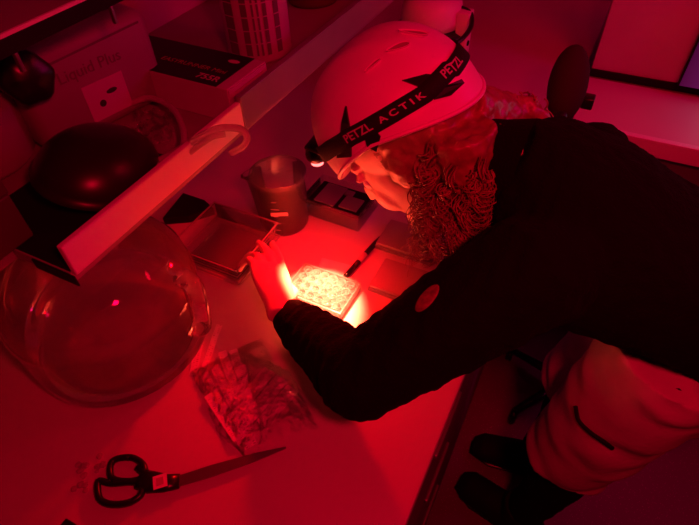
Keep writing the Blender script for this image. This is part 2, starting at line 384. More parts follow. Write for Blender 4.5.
tag(link('white_pad', bx((-0.648, 0.532, T + 0.0225), (-0.548, 0.632, T + 0.0275), 0.001), M_clearbox, None, False), 'flat clear square pad lying in the upper clear tray', 'pad')
bm = bmesh.new(); q = [at(165, 224, T + .002), at(185, 199, T + .002), at(206, 206, T + .002), at(215, 214, T + .002), at(190, 222, T + .002)]
for z in (0.0005, 0.02):
    for p in q: bm.verts.new((p.x, p.y, T + z))
bm.verts.ensure_lookup_table()
n = 5
for k in range(n): bm.faces.new([bm.verts[i] for i in (k, (k + 1) % n, n + (k + 1) % n, n + k)])
bm.faces.new([bm.verts[i] for i in range(n)][::-1]); bm.faces.new([bm.verts[n + i] for i in range(n)])
tag(link('black_pouch', bm, M_blackm, None, False), 'flat black pouch on the bench behind the clear trays', 'pouch')

# tip box: clear box, black tray, pale squares
tb = thing('sample_box', 'clear box with a black insert and pale squares behind the beaker', 'box', (-0.447, 0.808, T + 0.0005), rz=-0.03)
link('base', bx((-0.070, -0.047, 0), (0.070, 0.047, 0.026), 0.002), M_clearbox, tb, False)
link('black_insert', bx((-0.064, -0.041, 0.026), (0.064, 0.041, 0.034), 0.002), M_blackm, tb, False)
for x0, x1, y0, y1 in ((-0.048, 0.002, -0.034, 0.034), (0.012, 0.056, -0.03, 0.012), (0.004, 0.024, 0.012, 0.03)):
    link('pale_square', bx((x0, y0, 0.0342), (x1, y1, 0.038), 0.001), M_cab, tb, False)
bm = bmesh.new()
for lo, hi in (((-0.072, -0.049, 0), (0.072, -0.047, 0.044)), ((-0.072, 0.047, 0), (0.072, 0.049, 0.044)), ((-0.072, -0.047, 0), (-0.070, 0.047, 0.044)), ((0.070, -0.047, 0), (0.072, 0.047, 0.044))): box(bm, lo, hi)
link('clear_rim', bm, M_clearbox, tb, False)

# microplate under the beam
mp_ = thing('microplate', 'clear well plate glowing in the headlamp beam', 'well plate', (-0.366, 0.570, T + 0.0005), rz=-0.02)
bm = bmesh.new()
box(bm, (-0.0635, -0.0425, 0), (0.0635, 0.0425, 0.002))
for lo, hi in (((-0.0635, -0.0425, 0.002), (0.0635, -0.0405, 0.016)), ((-0.0635, 0.0405, 0.002), (0.0635, 0.0425, 0.016)), ((-0.0635, -0.0405, 0.002), (-0.0615, 0.0405, 0.016)), ((0.0615, -0.0405, 0.002), (0.0635, 0.0405, 0.016))): box(bm, lo, hi)
link('plate_frame', bm, M_plate, mp_, False)
wl = None; wd = None
for i in range(6):
    for j in range(4):
        x, y = -0.048 + 0.0192 * i, -0.0288 + 0.0192 * j
        if wl is None:
            bm = bmesh.new(); lathe(bm, [(0.0084, 0.0022), (0.0084, 0.0165), (0.0090, 0.0165), (0.0090, 0.0022)], 18); wl = link('well', bm, M_plate, mp_)
            bm = bmesh.new(); lathe(bm, [(0, 0.0025), (0.0082, 0.0025), (0.0082, 0.009), (0.006, 0.0084), (0, 0.0082)], 16); wd = link('sample', bm, M_water, wl)
            wl.location = (x, y, 0)
        else:
            c = wl.copy(); c.parent = mp_; C.objects.link(c); c.location = (x, y, 0)
            if (i * 7 + j * 3) % 5 != 0 and not (j == 3 and i in (2, 3, 4)):
                d = wd.copy(); d.parent = c; C.objects.link(d)
bm = bmesh.new(); q = [at(322, 258, T), at(353, 266, T), at(350, 279, T), at(318, 268, T)]
vs = [bm.verts.new((p.x, p.y, T + z)) for z in (0.0004, 0.0012) for p in q]
for k in range(4): bm.faces.new((vs[k], vs[(k + 1) % 4], vs[4 + (k + 1) % 4], vs[4 + k]))
bm.faces.new(vs[:4][::-1]); bm.faces.new(vs[4:]); tag(link('paper_slip', bm, M_paper, None, False), 'small slip of paper lying just behind the glowing well plate', 'paper')

# pen
a, b_ = at(345, 277, T + 0.006), at(380, 238, T + 0.006); d = (b_ - a); ln = d.length
pen = thing('marker_pen', 'black marker pen lying between the well plate and the pale lids', 'pen', a, math.atan2(d.y, d.x))
Rx = Matrix.Rotation(PI / 2, 4, 'Y')
bm = bmesh.new(); lathe(bm, [(0, 0.03), (0.0055, 0.03), (0.0058, 0.05), (0.0058, ln - 0.02), (0.0045, ln), (0, ln)], 16, Rx); link('barrel', bm, M_blackp, pen)
bm = bmesh.new(); lathe(bm, [(0.0058, 0.05), (0.0061, 0.0502), (0.0061, 0.075), (0.0058, 0.0752)], 16, Rx); link('label_sleeve', bm, M_print, pen)
bm = bmesh.new(); lathe(bm, [(0, 0.0), (0.005, 0.001), (0.006, 0.006), (0.006, 0.03), (0, 0.031)], 16, Rx); link('pen_cap', bm, M_blackp, pen)

# pale plate lids
def lid(x0, x1, y0, y1, lab, tall, rz=0):
    t = thing('plate_lid', lab, 'lid', ((x0 + x1) / 2, (y0 + y1) / 2, T + 0.0005), rz, group='pale plate lids right of the well plate')
    a, b2 = (x1 - x0) / 2, (y1 - y0) / 2
    link('skirt', bx((-a, -b2, 0), (a, b2, tall * .6), 0.001), M_plate, t, False)
    link('top', bx((-a + 0.003, -b2 + 0.003, tall * .6), (a - 0.003, b2 - 0.003, tall), 0.001), M_white, t, False)
    return t
M_lid = mat('grey_lid', (0.38, 0.33, 0.34), 0.4)
for o_ in (lid(-0.288, -0.165, 0.612, 0.700, 'pale lid nearest the sleeve, right of the marker pen', 0.014), lid(-0.325, -0.200, 0.725, 0.812, 'pale lid behind the other lid, below the chin', 0.016)):
    o_.children[1].data.materials.clear(); o_.children[1].data.materials.append(M_lid)

# scissors
sc = thing('scissors', 'black-handled scissors with a small pale sticker, blades under the bag', 'scissors', (0, 0, T + 0.001))
def W(px, py, z=0.0): 
    p = at(px, py, T + 0.005); return Vector((p.x, p.y, z))
def loop_pts(L_): 
    P = [W(*p, 0.006) for p in L_]; P = P + [P[0], P[1], P[2]]; return spline(P, 6)[6:-6]
for nm, pts in (('finger_loop', [(113, 462), (131, 458), (144, 466), (143, 478), (128, 482), (112, 478)]), ('thumb_loop', [(99, 482), (112, 484), (138, 483), (142, 494), (130, 503), (112, 505), (100, 499)])):
    bm = bmesh.new(); P = loop_pts(pts); P.append(P[0]); P.append(P[1]); loft(bm, P, [(0.0055, 0.005)] * len(P), seg=10, cap=False); link(nm, bm, M_blackp, sc)
bm = bmesh.new(); loft(bm, [W(140, 480, .007), W(152, 483, .007), W(166, 484, .007), W(180, 482, .007)], [(0.006, 0.015), (0.007, 0.0165), (0.007, 0.0135), (0.0062, 0.0115)], seg=12); link('grip', bm, M_blackp, sc)
bm = bmesh.new(); loft(bm, [W(138, 468, .006), W(150, 477, .006), W(160, 482, .006)], [(0.005, 0.006), (0.006, 0.007), (0.006, 0.008)], seg=10); link('grip', bm, M_blackp, sc)
for dz, off in ((0.004, 0.0), (0.0062, 1.5)):
    a, b_ = W(176, 482 + off, dz), W(286, 447 + off, dz - .0015); d = (b_ - a); n_ = Vector((-d.y, d.x, 0)).normalized()
    bm = bmesh.new(); vs = []
    for p, wd_ in ((a, 0.0075), (a.lerp(b_, .3), 0.0085), (a.lerp(b_, .7), 0.006), (b_, 0.0008)):
        vs.append([bm.verts.new(p + n_ * wd_ + Vector((0, 0, z))) for z in (0, 0.0018)] + [bm.verts.new(p - n_ * wd_ + Vector((0, 0, z))) for z in (0.0018, 0)])
    for A, B in zip(vs, vs[1:]):
        for k in range(4): bm.faces.new((A[k], A[(k + 1) % 4], B[(k + 1) % 4], B[k]))
    bm.faces.new(vs[0][::-1]); bm.faces.new(vs[-1]); link('blade', bm, M_steel, sc, False)
stk = quadpatch('sticker', W(162, 484, .0138), W(172, 481) - W(156, 486), W(160, 478) - W(162, 490), 0.020, 0.020, M_paper, sc)
quadpatch('sticker_print', W(162, 484, .0145), W(172, 481) - W(156, 486), W(160, 478) - W(162, 490), 0.010, 0.011, M_print, stk)
# crumbs beside the scissors
k = 0
for cx, cy, nn, lab in ((84, 470, 7, 'small clear gel crumb in the loose cluster left of the scissors loops'), (100, 464, 5, 'clear gel crumb touching the upper left of the scissors finger loop'), (80, 486, 4, 'tiny gel crumb lying lowest and farthest left of the scissors')):
    for _ in range(nn):
        p = at(cx + random.uniform(-6, 6), cy + random.uniform(-8, 8), T); bm = bmesh.new()
        bmesh.ops.create_icosphere(bm, subdivisions=2, radius=random.uniform(0.003, 0.006))
        for v in bm.verts: v.co *= 1 + 0.4 * noise.noise(v.co * 300 + p * 50); 
        for v in bm.verts: v.co.z = max(v.co.z * 0.5, -0.0012)
        o_ = link('crumb', bm, M_plate, None, False); o_.location = (p.x, p.y, T + 0.0018)
        tag(o_, lab, 'crumb', lab + 's')
a = at(80, 524, T); tag(link('black_clip', bx((a.x - 0.02, a.y - 0.04, T + 0.0003), (a.x + 0.014, a.y - 0.003, T + 0.008), 0.002), M_blackp, None, False), 'black clip at the bottom edge below the scissors', 'clip')

# printed paper strips and the cellophane bag over them
M_strip = mat('printed_paper_strip', (0.7, 0.66, 0.66), 0.7); nt = M_strip.node_tree; b = nt.nodes['Principled BSDF']
tc = [n for n in nt.nodes if n.type == 'TEX_COORD'][0]; br = nt.nodes.new('ShaderNodeTexBrick'); br.inputs['Scale'].default_value = 55; br.inputs['Mortar Size'].default_value = 0.05
br.inputs['Color1'].default_value = (0.86, 0.82, 0.82, 1); br.inputs['Color2'].default_value = (0.25, 0.15, 0.15, 1); br.inputs['Mortar'].default_value = (0.86, 0.84, 0.84, 1); br.inputs['Bias'].default_value = -0.35; br.inputs['Brick Width'].default_value = 0.22; br.inputs['Row Height'].default_value = 0.30
nt.links.new(tc.outputs['Object'], br.inputs['Vector']); nt.links.new(br.outputs[0], b.inputs['Base Color'])
def strip(p0, p1, wdt, z0, z1, lab, m=M_strip, group=None, curl=0.0):
    a, b2 = at(*p0, T + z0), at(*p1, T + z1); d = b2 - a; ln = d.length
    bm = bmesh.new(); n = 12; rows = []
    for i in range(n + 1):
        t = i / n; z = 0.002 * math.sin(t * 7 + p0[0]) * 0.5 + curl * t * t + 0.0006
        rows.append([bm.verts.new((t * ln, sy * wdt / 2, z + dz)) for sy, dz in ((-1, 0), (1, 0), (1, 0.0005), (-1, 0.0005))])
    for A, B in zip(rows, rows[1:]):
        for k in range(4): bm.faces.new((A[k], A[(k + 1) % 4], B[(k + 1) % 4], B[k]))
    bm.faces.new(rows[0][::-1]); bm.faces.new(rows[-1])
    o_ = link('paper_strip', bm, m, None, False); o_.location = a; o_.rotation_euler = (0, math.asin(max(-1, min(1, -(z1 - z0) / ln))), math.atan2(d.y, d.x))
    tag(o_, lab, 'paper strip', group); return o_
strip((193, 375), (203, 328), 0.014, 0.001, 0.006, 'loose printed paper strip leaning out by the carboy, leftmost of the strips')
strip((204, 368), (220, 326), 0.011, 0.001, 0.008, 'narrow paper strip curling out of the bag top, beside the leftmost strip', curl=0.004)
G = 'printed strips inside the cellophane bag'
for i, (p0, p1) in enumerate((((203, 372), (246, 450)), ((214, 366), (254, 446)), ((222, 352), (250, 430)), ((233, 350), (256, 420)), ((246, 365), (232, 430)), ((208, 395), (238, 440)))):
    strip(p0, p1, 0.015, 0.001 + 0.0014 * i, 0.0015 + 0.0014 * i, 'narrow printed paper strip inside the cellophane bag, ' + ('second from its left edge', 'third from its left edge', 'fourth from its left edge', 'fifth from its left edge', 'slanting the other way under the broad strips', 'lying along its left edge')[i], group=G)
for i, (p0, p1, lab) in enumerate((((283, 378), (247, 420), 'broad plain folded strip at the right of the bag, topmost'), ((293, 388), (262, 425), 'broad plain folded strip at the right of the bag, under the other'), ((270, 370), (238, 408), 'broad plain strip lying slanted in the bag centre'))):
    strip(p0, p1, 0.024, 0.0125 - 0.002 * i, 0.011 - 0.002 * i, lab, m=M_paper)
def bagfn(P, nx, ny, seed, zb):
    bm = bmesh.new(); G_ = []
    for j in range(ny + 1):
        r = []
        for i in range(nx + 1):
            u, v = i / nx, j / ny; px = (P[0][0] * (1 - u) + P[1][0] * u) * (1 - v) + (P[3][0] * (1 - u) + P[2][0] * u) * v; py = (P[0][1] * (1 - u) + P[1][1] * u) * (1 - v) + (P[3][1] * (1 - u) + P[2][1] * u) * v
            q = at(px, py, T); e_ = min(u, 1 - u, v, 1 - v)
            rg = 1 - abs(noise.noise(Vector((q.x * 45, q.y * 30, seed)))) * 2.2; rg2 = 1 - abs(noise.noise(Vector((q.x * 110, q.y * 90, seed + 5)))) * 2
            z = zb * min(1, e_ * 7 + .12) + 0.0035 * rg * min(1, e_ * 6 + .25) + 0.0012 * rg2
            r.append(bm.verts.new((q.x + 0.004 * noise.noise(Vector((v * 9, seed, u * 9))), q.y + 0.004 * noise.noise(Vector((u * 11, v * 7, seed))), T + max(z, 0.0012))))
        G_.append(r)
    for A, B in zip(G_, G_[1:]):
        for k in range(nx): bm.faces.new((A[k], A[k + 1], B[k + 1], B[k]))
    return bm
bg_ = thing('cellophane_bag', 'crumpled clear cellophane bag with glinting folds between carboy and sleeve', 'bag', (0, 0, 0))
link('film', bagfn([(190, 372), (262, 338), (306, 424), (246, 463)], 46, 46, 1.3, 0.014), M_film, bg_, False)
link('film', bagfn([(240, 350), (290, 372), (318, 428), (262, 442)], 30, 30, 6.1, 0.017), M_film, bg_, False)
link('seal_edge', bagfn([(208, 410), (216, 404), (234, 440), (224, 446)], 6, 14, 3.1, 0.0), M_film, bg_, False)

# device behind the helmet
dv = thing('white_canister', 'white rounded canister with black band behind the helmet', 'canister', (-0.47, 1.42, T + 0.0005))
bm = bmesh.new(); lathe(bm, [(0, 0.0), (0.075, 0.0), (0.08, 0.01), (0.08, 0.135), (0.1, 0.145), (0.102, 0.18), (0.085, 0.188), (0, 0.188)], 40); link('black_base', bm, M_blackp, dv)
bm = bmesh.new(); lathe(bm, [(0.070, 0.188), (0.080, 0.192), (0.084, 0.21), (0.078, 0.25), (0.05, 0.272), (0, 0.275)], 40); link('white_body', bm, M_white, dv)
link('bracket', bx((0.078, -0.03, 0.12), (0.112, 0.015, 0.24), 0.004), M_white, dv)
for z in (0.21, 0.16):
    bm = bmesh.new(); lathe(bm, [(0, 0), (0.007, 0), (0.007, 0.008), (0, 0.009)], 14, Matrix.Translation((0.1075, -0.015, z)) @ Matrix.Rotation(PI / 2, 4, 'Y')); link('screw', bm, M_blackm, dv)
bm = bmesh.new(); o0 = Vector((-0.47, 1.42, T + 0.0005))
tube(bm, [p - o0 for p in spline([atd(441, 12, 1.42), atd(456, 7, 1.40), atd(470, 13, 1.38), atd(471, 26, 1.36), atd(463, 38, 1.34), atd(452, 46, 1.33)], 6)], 0.0065); link('cable', bm, M_blackp, dv)

# ---------------------------------------------------------------- things on the shelf
Z1 = 1.2005
# left rounded carboy with black cap
lc = thing('round_container', 'round pale container with a big black cap, leftmost on the shelf', 'container', (-0.855, 0.365, Z1))
bm = bmesh.new(); lathe(bm, [(0, 0), (0.075, 0), (0.083, 0.01), (0.085, 0.11), (0.075, 0.15), (0.045, 0.17), (0, 0.175)], 40); link('vessel', bm, M_tube, lc)
cp = atX(25, 77, -0.735) - Vector((-0.855, 0.365, Z1)); dr = (Vector((0, 0, CZ)) - atX(25, 77, -0.735)).normalized(); dr = (dr + Vector((0.5, 0, -.1))).normalized()
bm = bmesh.new(); lathe(bm, [(0.022, -0.05), (0.026, -0.012), (0.034, -0.01), (0.036, 0.0), (0.036, 0.014), (0.031, 0.02), (0, 0.021)], 28, Matrix.Translation(cp) @ dr.to_track_quat('Z', 'Y').to_matrix().to_4x4(), deform=lambda p, a: Vector((p.x * (1 + 0.05 * math.cos(6 * a)), p.y * (1 + 0.05 * math.cos(6 * a)), p.z))); link('cap', bm, M_blackp, lc)
# jerrycan
a = atX(40, 165, -0.752); yaw = math.radians(-12)
jc = thing('jerrycan', 'tall pale rectangular jerrycan with faded print and a label', 'jerrycan', (-0.800, 0.555, Z1), yaw)
M_jerry = mat('milky_polythene', (0.28, 0.22, 0.28), 0.5, var=0.08, vscale=12)
link('can', bx((-0.07, -0.125, 0), (0.07, 0.115, 0.160), 0.018), M_jerry, jc)
bm = bmesh.new(); lathe(bm, [(0.024, 0), (0.024, 0.006), (0.022, 0.026), (0, 0.027)], 24, Matrix.Translation((0, 0.07, 0.16))); link('cap', bm, M_blackp, jc)
quadpatch('label', (0.0702, 0.0, 0.052), (0, 1, 0), (0, 0, 1), 0.075, 0.062, M_card, jc)
lb = [c for c in jc.children if c.name.startswith('label')][0]
for (y, z, s1, s2) in ((-0.012, 0.046, 0.010, 0.010), (0.010, 0.060, 0.017, 0.007)):
    bm = bmesh.new(); ell(bm, (0.0712, y, z), (0.0006, s1 * .6, s2 * .6), seg=14); link('print_mark', bm, M_dprint, lb)
M_fade0 = mat('faded_line', (0.14, 0.11, 0.14), 0.6)
quadpatch('print_line', (0.0702, 0.0, 0.138), (0, 1, 0.06), (0, 0, 1), 0.19, 0.0035, M_fade0, jc)
M_fade = mat('faded_print', (0.16, 0.12, 0.15), 0.6)
text_on('lettering', 'Liquid Plus', 0.026, (0.0704, -0.01, 0.108), (0, 1, 0), (0, 0, 1), M_fade, jc)

# black rounded hood
bh = thing('black_hood', 'glossy black rounded plastic hood on the shelf behind the pale rail', 'hood', (-0.620, 0.402, Z1))
bm = bmesh.new()
prof = []
for k in range(15):
    a = PI / 2 * k / 14; prof.append((0.078 * math.cos(a), 0.060 * math.sin(a)))
prof = [(0.080, -0.008), (0.081, -0.002)] + prof
inner = [(max(0, r - 0.006), z - 0.005) for r, z in prof][::-1]
lathe(bm, prof + inner[1:], 36, Matrix.Translation((-0.004, 0.0, 0.026)) @ Matrix.Rotation(math.radians(-28), 4, Vector((0.75, -0.6, 0))) )
for v in bm.verts: v.co.x = min(max(v.co.x, -0.12), 0.078); v.co.y *= 1.25; v.co.z = max(v.co.z, 0.0)
link('shell', bm, mat('glossy_black_plastic', (0.02, 0.012, 0.014), 0.33, var=0.0), bh)
bm = bmesh.new(); lathe(bm, [(0, 0), (0.035, 0), (0.04, 0.006), (0.04, 0.018), (0, 0.02)], 30, Matrix.Translation((0.0, 0.0, 0.0))); link('base', bm, M_blackm, bh)

# dark box at the near end of the shelf
db = thing('dark_case', 'plain dark case at the near end of the shelf, lower left', 'case', (-0.722, 0.165, Z1))
link('body', bx((-0.09, -0.11, 0.0), (0.09, 0.11, 0.072), 0.003), mat('dark_red_plastic', (0.10, 0.05, 0.055), 0.4), db, False)
link('lid', bx((-0.091, -0.111, 0.0725), (0.091, 0.111, 0.096), 0.003), bpy.data.materials['dark_red_plastic'], db, False)
# carton with a black top
cx, cy = -0.640, 0.688
ct = thing('carton', 'pale carton with a black printed top, nearest the pale tubing', 'box', (cx, cy, Z1), math.radians(4))
ct.rotation_euler = (0, 0, math.radians(-1)); _c = at(231, 90, 1.264) - Vector((0.008, 0, 0)); ct.scale = (1.03, 1.03, 0.79); _r = Matrix.Rotation(math.radians(-1), 3, 'Z') @ Vector((0.094, -0.055, 0)); ct.location = (_c.x - _r.x, _c.y - _r.y, Z1)
link('body', bx((-0.185, -0.055, 0), (0.092, 0.055, 0.0795), 0.0015), M_card, ct, False)
link('end_flap', bx((0.0922, -0.053, 0.002), (0.094, 0.053, 0.0775), 0), M_card, ct, False)
link('black_top', bx((-0.1845, -0.0545, 0.0798), (0.070, 0.0545, 0.0808), 0), M_blackcard, ct, False)
text_on('lettering', '755R', 0.022, (0.040, -0.036, 0.0812), (1, 0.0, 0), (0, 1, 0), M_print, ct, 0.0003)
M_thin = mat('thin_print', (0.30, 0.10, 0.10), 0.6)
text_on('lettering', 'EASYRUNNER Mini', 0.017, (-0.012, -0.010, 0.0812), (1, 0.0, 0), (0, 1, 0), M_thin, ct)
bm = bmesh.new(); ell(bm, (0.044, 0.030, 0.081), (0.012, 0.006, 0.0006), seg=16); link('oval_mark', bm, M_print, ct)
M_soft = mat('soft_print', (0.38, 0.33, 0.38), 0.7)
for k, wd_ in enumerate((0.08, 0.07, 0.085, 0.05, 0.08)):
    quadpatch('print_line', (0.0942, 0.0, 0.066 - 0.010 * k), (0, 1, 0), (0, 0, 1), wd_, 0.0014, M_soft, ct)
# round tub with columns of print behind it
rt = thing('round_tub', 'round pale tub with columns of dark print behind the carton', 'tub', (-0.662, 0.885, Z1))
bm = bmesh.new(); lathe(bm, [(0, 0), (0.062, 0), (0.066, 0.006), (0.066, 0.145), (0.064, 0.15), (0, 0.15)], 44); link('body', bm, M_card, rt)
bm = bmesh.new(); lathe(bm, [(0, 0.171), (0.064, 0.170), (0.069, 0.166), (0.069, 0.1505), (0.066, 0.1504)], 44); link('lid', bm, M_blackp, rt)
for aa, ww in ((-1.75, 0.022), (-1.25, 0.012), (-1.0, 0.004), (-0.85, 0.004), (-0.65, 0.008), (-0.28, 0.012)):
    r = 0.0664; t_ = Vector((-math.sin(aa), math.cos(aa), 0)); n_ = 5
    p = rt
    for k in range(n_):
        quadpatch('print_block', (r * math.cos(aa), r * math.sin(aa), 0.03 + 0.025 * k), t_, (0, 0, 1), ww, 0.0225, M_fade0, rt)
# dark round bottle far along the shelf
fb = thing('dark_bottle', 'dark round bottle standing farthest along the shelf', 'bottle', (-0.70, 1.18, Z1))
bm = bmesh.new(); lathe(bm, [(0, 0), (0.06, 0), (0.065, 0.01), (0.065, 0.13), (0.045, 0.165), (0.022, 0.18), (0.022, 0.20), (0, 0.201)], 36); link('glass', bm, mat('brown_glass', (0.12, 0.05, 0.05), 0.25), fb)
bm = bmesh.new(); lathe(bm, [(0.0235, 0.19), (0.0245, 0.192), (0.0245, 0.212), (0, 0.213)], 24); link('cap', bm, M_blackp, fb)

# tubing coil on the shelf, looping over the rail
tu = thing('tubing', 'loops of pale tubing on the shelf hanging over the rail end', 'tubing', (0, 0, 0))
r_ = 0.0055
bm = bmesh.new(); tube(bm, spline([at(128, 104, 1.222), at(150, 98, 1.228), at(172, 108, 1.232), at(183, 130, 1.234), at(182, 150, 1.232), at(168, 166, 1.224), at(152, 178, 1.210)], 8), r_, 10); link('loop', bm, M_tube, tu)
bm = bmesh.new(); tube(bm, spline([at(140, 166, 1.214), at(160, 160, 1.216), at(182, 148, 1.232), at(205, 134, 1.262), at(222, 128, 1.2635), at(240, 129, 1.262), at(247, 137, 1.252), at(243, 146, 1.240), at(231, 153, 1.226)], 8), r_, 10); link('loop', bm, M_tube, tu)
bm = bmesh.new(); tube(bm, spline([at(150, 186, 1.208), at(165, 170, 1.212), at(185, 156, 1.225), at(210, 138, 1.263), at(225, 134, 1.264)], 8), r_ * .8, 10); link('loop', bm, M_tube, tu)
bm = bmesh.new(); tube(bm, spline([at(126, 130, 1.214), at(140, 148, 1.214), at(158, 170, 1.212), at(166, 186, 1.208)], 8), 0.010, 10); link('hose', bm, M_tube, tu)
cp_ = thing('crumpled_wrap', 'crumpled pale wrapping lying inside the tubing loops', 'wrapping', (0, 0, 0))
bm = bmesh.new(); P4 = [(135, 118), (172, 112), (178, 148), (140, 150)]; rows = []
for j in range(19):
    r = []
    for i in range(19):
        u, v = i / 18, j / 18; px = (P4[0][0] * (1 - u) + P4[1][0] * u) * (1 - v) + (P4[3][0] * (1 - u) + P4[2][0] * u) * v; py = (P4[0][1] * (1 - u) + P4[1][1] * u) * (1 - v) + (P4[3][1] * (1 - u) + P4[2][1] * u) * v
        q = at(px, py, 1.202); r.append(bm.verts.new((q.x, q.y, 1.2025 + 0.018 * max(0, 1 - 2.5 * abs(noise.noise(q * 40)))))); 
    rows.append(r)
for A, B in zip(rows, rows[1:]):
    for k in range(18): bm.faces.new((A[k], A[k + 1], B[k + 1], B[k]))
link('wrap', bm, M_film, cp_, False)

# lab chair beyond the person (only the backrest tip shows)
ch = thing('lab_chair', 'dark padded chair back rising behind the shoulder', 'chair', (0.20, 1.17, 0))
bm = bmesh.new(); ctr = atd(568, 84, 1.13) - Vector((0.20, 1.17, 0))
upv = (atd(574, 50, 1.13) - atd(560, 112, 1.13)).normalized(); fwd = Vector((0.85, -0.4, 0)); fwd = (fwd - fwd.dot(upv) * upv).normalized(); sd = upv.cross(fwd)
MM = Matrix.Translation(ctr) @ Matrix((sd, fwd, upv)).transposed().to_4x4()
ell(bm, (0, 0, 0), (0.047, 0.040, 0.085), MM, 28); link('backrest', bm, mat('dark_vinyl', (0.03, 0.018, 0.02), 0.85, spec=0.15, bump=0.2), ch)
bm = bmesh.new(); tube(bm, spline([ctr - upv * 0.05, ctr - upv * 0.12 + Vector((0.03, 0, 0)), Vector((0.08, 0, 0.72)), Vector((0.03, 0, 0.575))], 5), 0.014); link('back_post', bm, M_blackp, ch)
link('adjuster', bx(ctr + Vector((0.038, -0.01, -0.045)), ctr + Vector((0.062, 0.02, -0.02)), 0.003), M_blackp, ch)
bm = bmesh.new(); lathe(bm, [(0, 0.54), (0.14, 0.54), (0.17, 0.56), (0.17, 0.59), (0.14, 0.61), (0, 0.61)], 36); link('seat', bm, bpy.data.materials['dark_vinyl'], ch)
bm = bmesh.new(); lathe(bm, [(0, 0.06), (0.028, 0.06), (0.028, 0.30), (0.018, 0.305), (0.018, 0.54), (0, 0.54)], 20); link('gas_column', bm, M_steel, ch)
for k in range(5):
    a = 2 * PI * k / 5 + 0.3; e_ = Vector((0.21 * math.cos(a), 0.21 * math.sin(a), 0.055))
    bm = bmesh.new(); loft(bm, [Vector((0, 0, 0.085)), e_], [(0.014, 0.02), (0.009, 0.012)], seg=8); lg = link('leg', bm, M_blackp, ch)
    bm = bmesh.new(); lathe(bm, [(0, -0.01), (0.022, -0.01), (0.0235, 0), (0.022, 0.01), (0, 0.01)], 16, Matrix.Translation(e_ + Vector((0, 0, -0.0315))) @ Matrix.Rotation(PI / 2, 4, 'Y')); link('caster', bm, M_blackp, lg)

# ---------------------------------------------------------------- the person
pr = thing('person', 'person in black fleece and white helmet bending over the bench, left hand at the plate', 'person', (0.2, 0.68, 0))
P0 = Vector((0.2, 0.68, 0))
pr_children_offset = P0
def rel(bm):
    bmesh.ops.translate(bm, vec=-P0, verts=bm.verts); return bm
V = Vector
neckb = V((-0.075, 0.665, 1.215)); chest = V((0.03, 0.69, 1.13)); mid = V((0.17, 0.715, 1.08)); hip = V((0.33, 0.735, 1.01))
shL = V((-0.015, 0.515, 1.165)); elL = V((-0.175, 0.350, 1.045)); wrL = V((-0.362, 0.460, 0.946))
shR = V((0.02, 0.85, 1.135)); elR = V((0.05, 1.02, 1.0)); wrR = V((0.00, 0.90, 0.935))
hjL = V((0.255, 0.66, 0.93)); knL = V((0.200, 0.650, 0.50)); anL = V((0.165, 0.665, 0.10))
hjR = V((0.27, 0.82, 0.93)); knR = V((0.18, 0.82, 0.52)); anR = V((0.17, 0.86, 0.10))

def finger(bm, base, dirs, lens, rads, up):
    pts = [base]; 
    for d, l in zip(dirs, lens): pts.append(pts[-1] + d.normalized() * l)
    full = [pts[0]]
    for a, b2 in zip(pts, pts[1:]): full += [a.lerp(b2, 0.5), b2]
    n = len(full); rr = [rads[0] + (rads[1] - rads[0]) * i / (n - 1) for i in range(n)]
    full.append(full[-1] + dirs[-1].normalized() * rads[1] * 0.6); rr.append(rads[1] * 0.62)
    for i in range(2, n - 1, 2): rr[i] *= 1.07
    loft(bm, full, rr, up=up, seg=12)
    return full
def hand(bm, wr, d, nrm, thumbside, curl, spread=0.12, tcurl=0.5):
    """d: wrist to knuckles, nrm: back of the hand, thumbside: across the palm towards the thumb"""
    d = d.normalized(); nrm = (nrm - nrm.dot(d) * d).normalized(); ts = (thumbside - thumbside.dot(d) * d); ts = (ts - ts.dot(nrm) * nrm).normalized()
    loft(bm, [wr - d * 0.026, wr, wr + d * 0.025, wr + d * 0.055, wr + d * 0.085, wr + d * 0.098], [(0.021, 0.028), (0.020, 0.027), (0.019, 0.034), (0.0165, 0.041), (0.0135, 0.042), (0.009, 0.038)], up=nrm, seg=20)
    ell(bm, (0, 0, 0), (0.034, 0.017, 0.017), Matrix.Translation(wr + d * 0.04 + ts * 0.024 - nrm * 0.008) @ Matrix((d, ts, nrm)).transposed().to_4x4())
    tips = []
    for k, (off, L1, L2, L3, r0) in enumerate(((0.030, 0.044, 0.027, 0.021, 0.0092), (0.010, 0.049, 0.031, 0.022, 0.0094), (-0.010, 0.045, 0.029, 0.021, 0.0088), (-0.029, 0.035, 0.022, 0.019, 0.0078))):
        base = wr + d * (0.090 - 0.004 * abs(k - 1)) + ts * off
        fd = (d + ts * spread * (1.5 - k) * 0.55)
        c = curl[k]; q = lambda a: (fd * math.cos(a) - nrm * math.sin(a))
        full = finger(bm, base, [q(c * .5), q(c * 1.4), q(c * 2.1)], [L1, L2, L3], (r0, r0 * 0.8), nrm); tips.append((full[-1], q(c * 2.1), r0 * .8))
    tb_ = wr + d * 0.030 + ts * 0.032 - nrm * 0.008
    t1_ = (d * 0.75 + ts * 0.65 - nrm * 0.35); t2_ = (d * 1.0 + ts * 0.25 - nrm * (0.3 + tcurl * .4)); t3_ = (d + ts * 0.0 - nrm * tcurl)
    finger(bm, tb_, [t1_, t2_, t3_], [0.036, 0.031, 0.024], (0.0125, 0.0092), nrm)
    return tips, nrm
bm = bmesh.new()
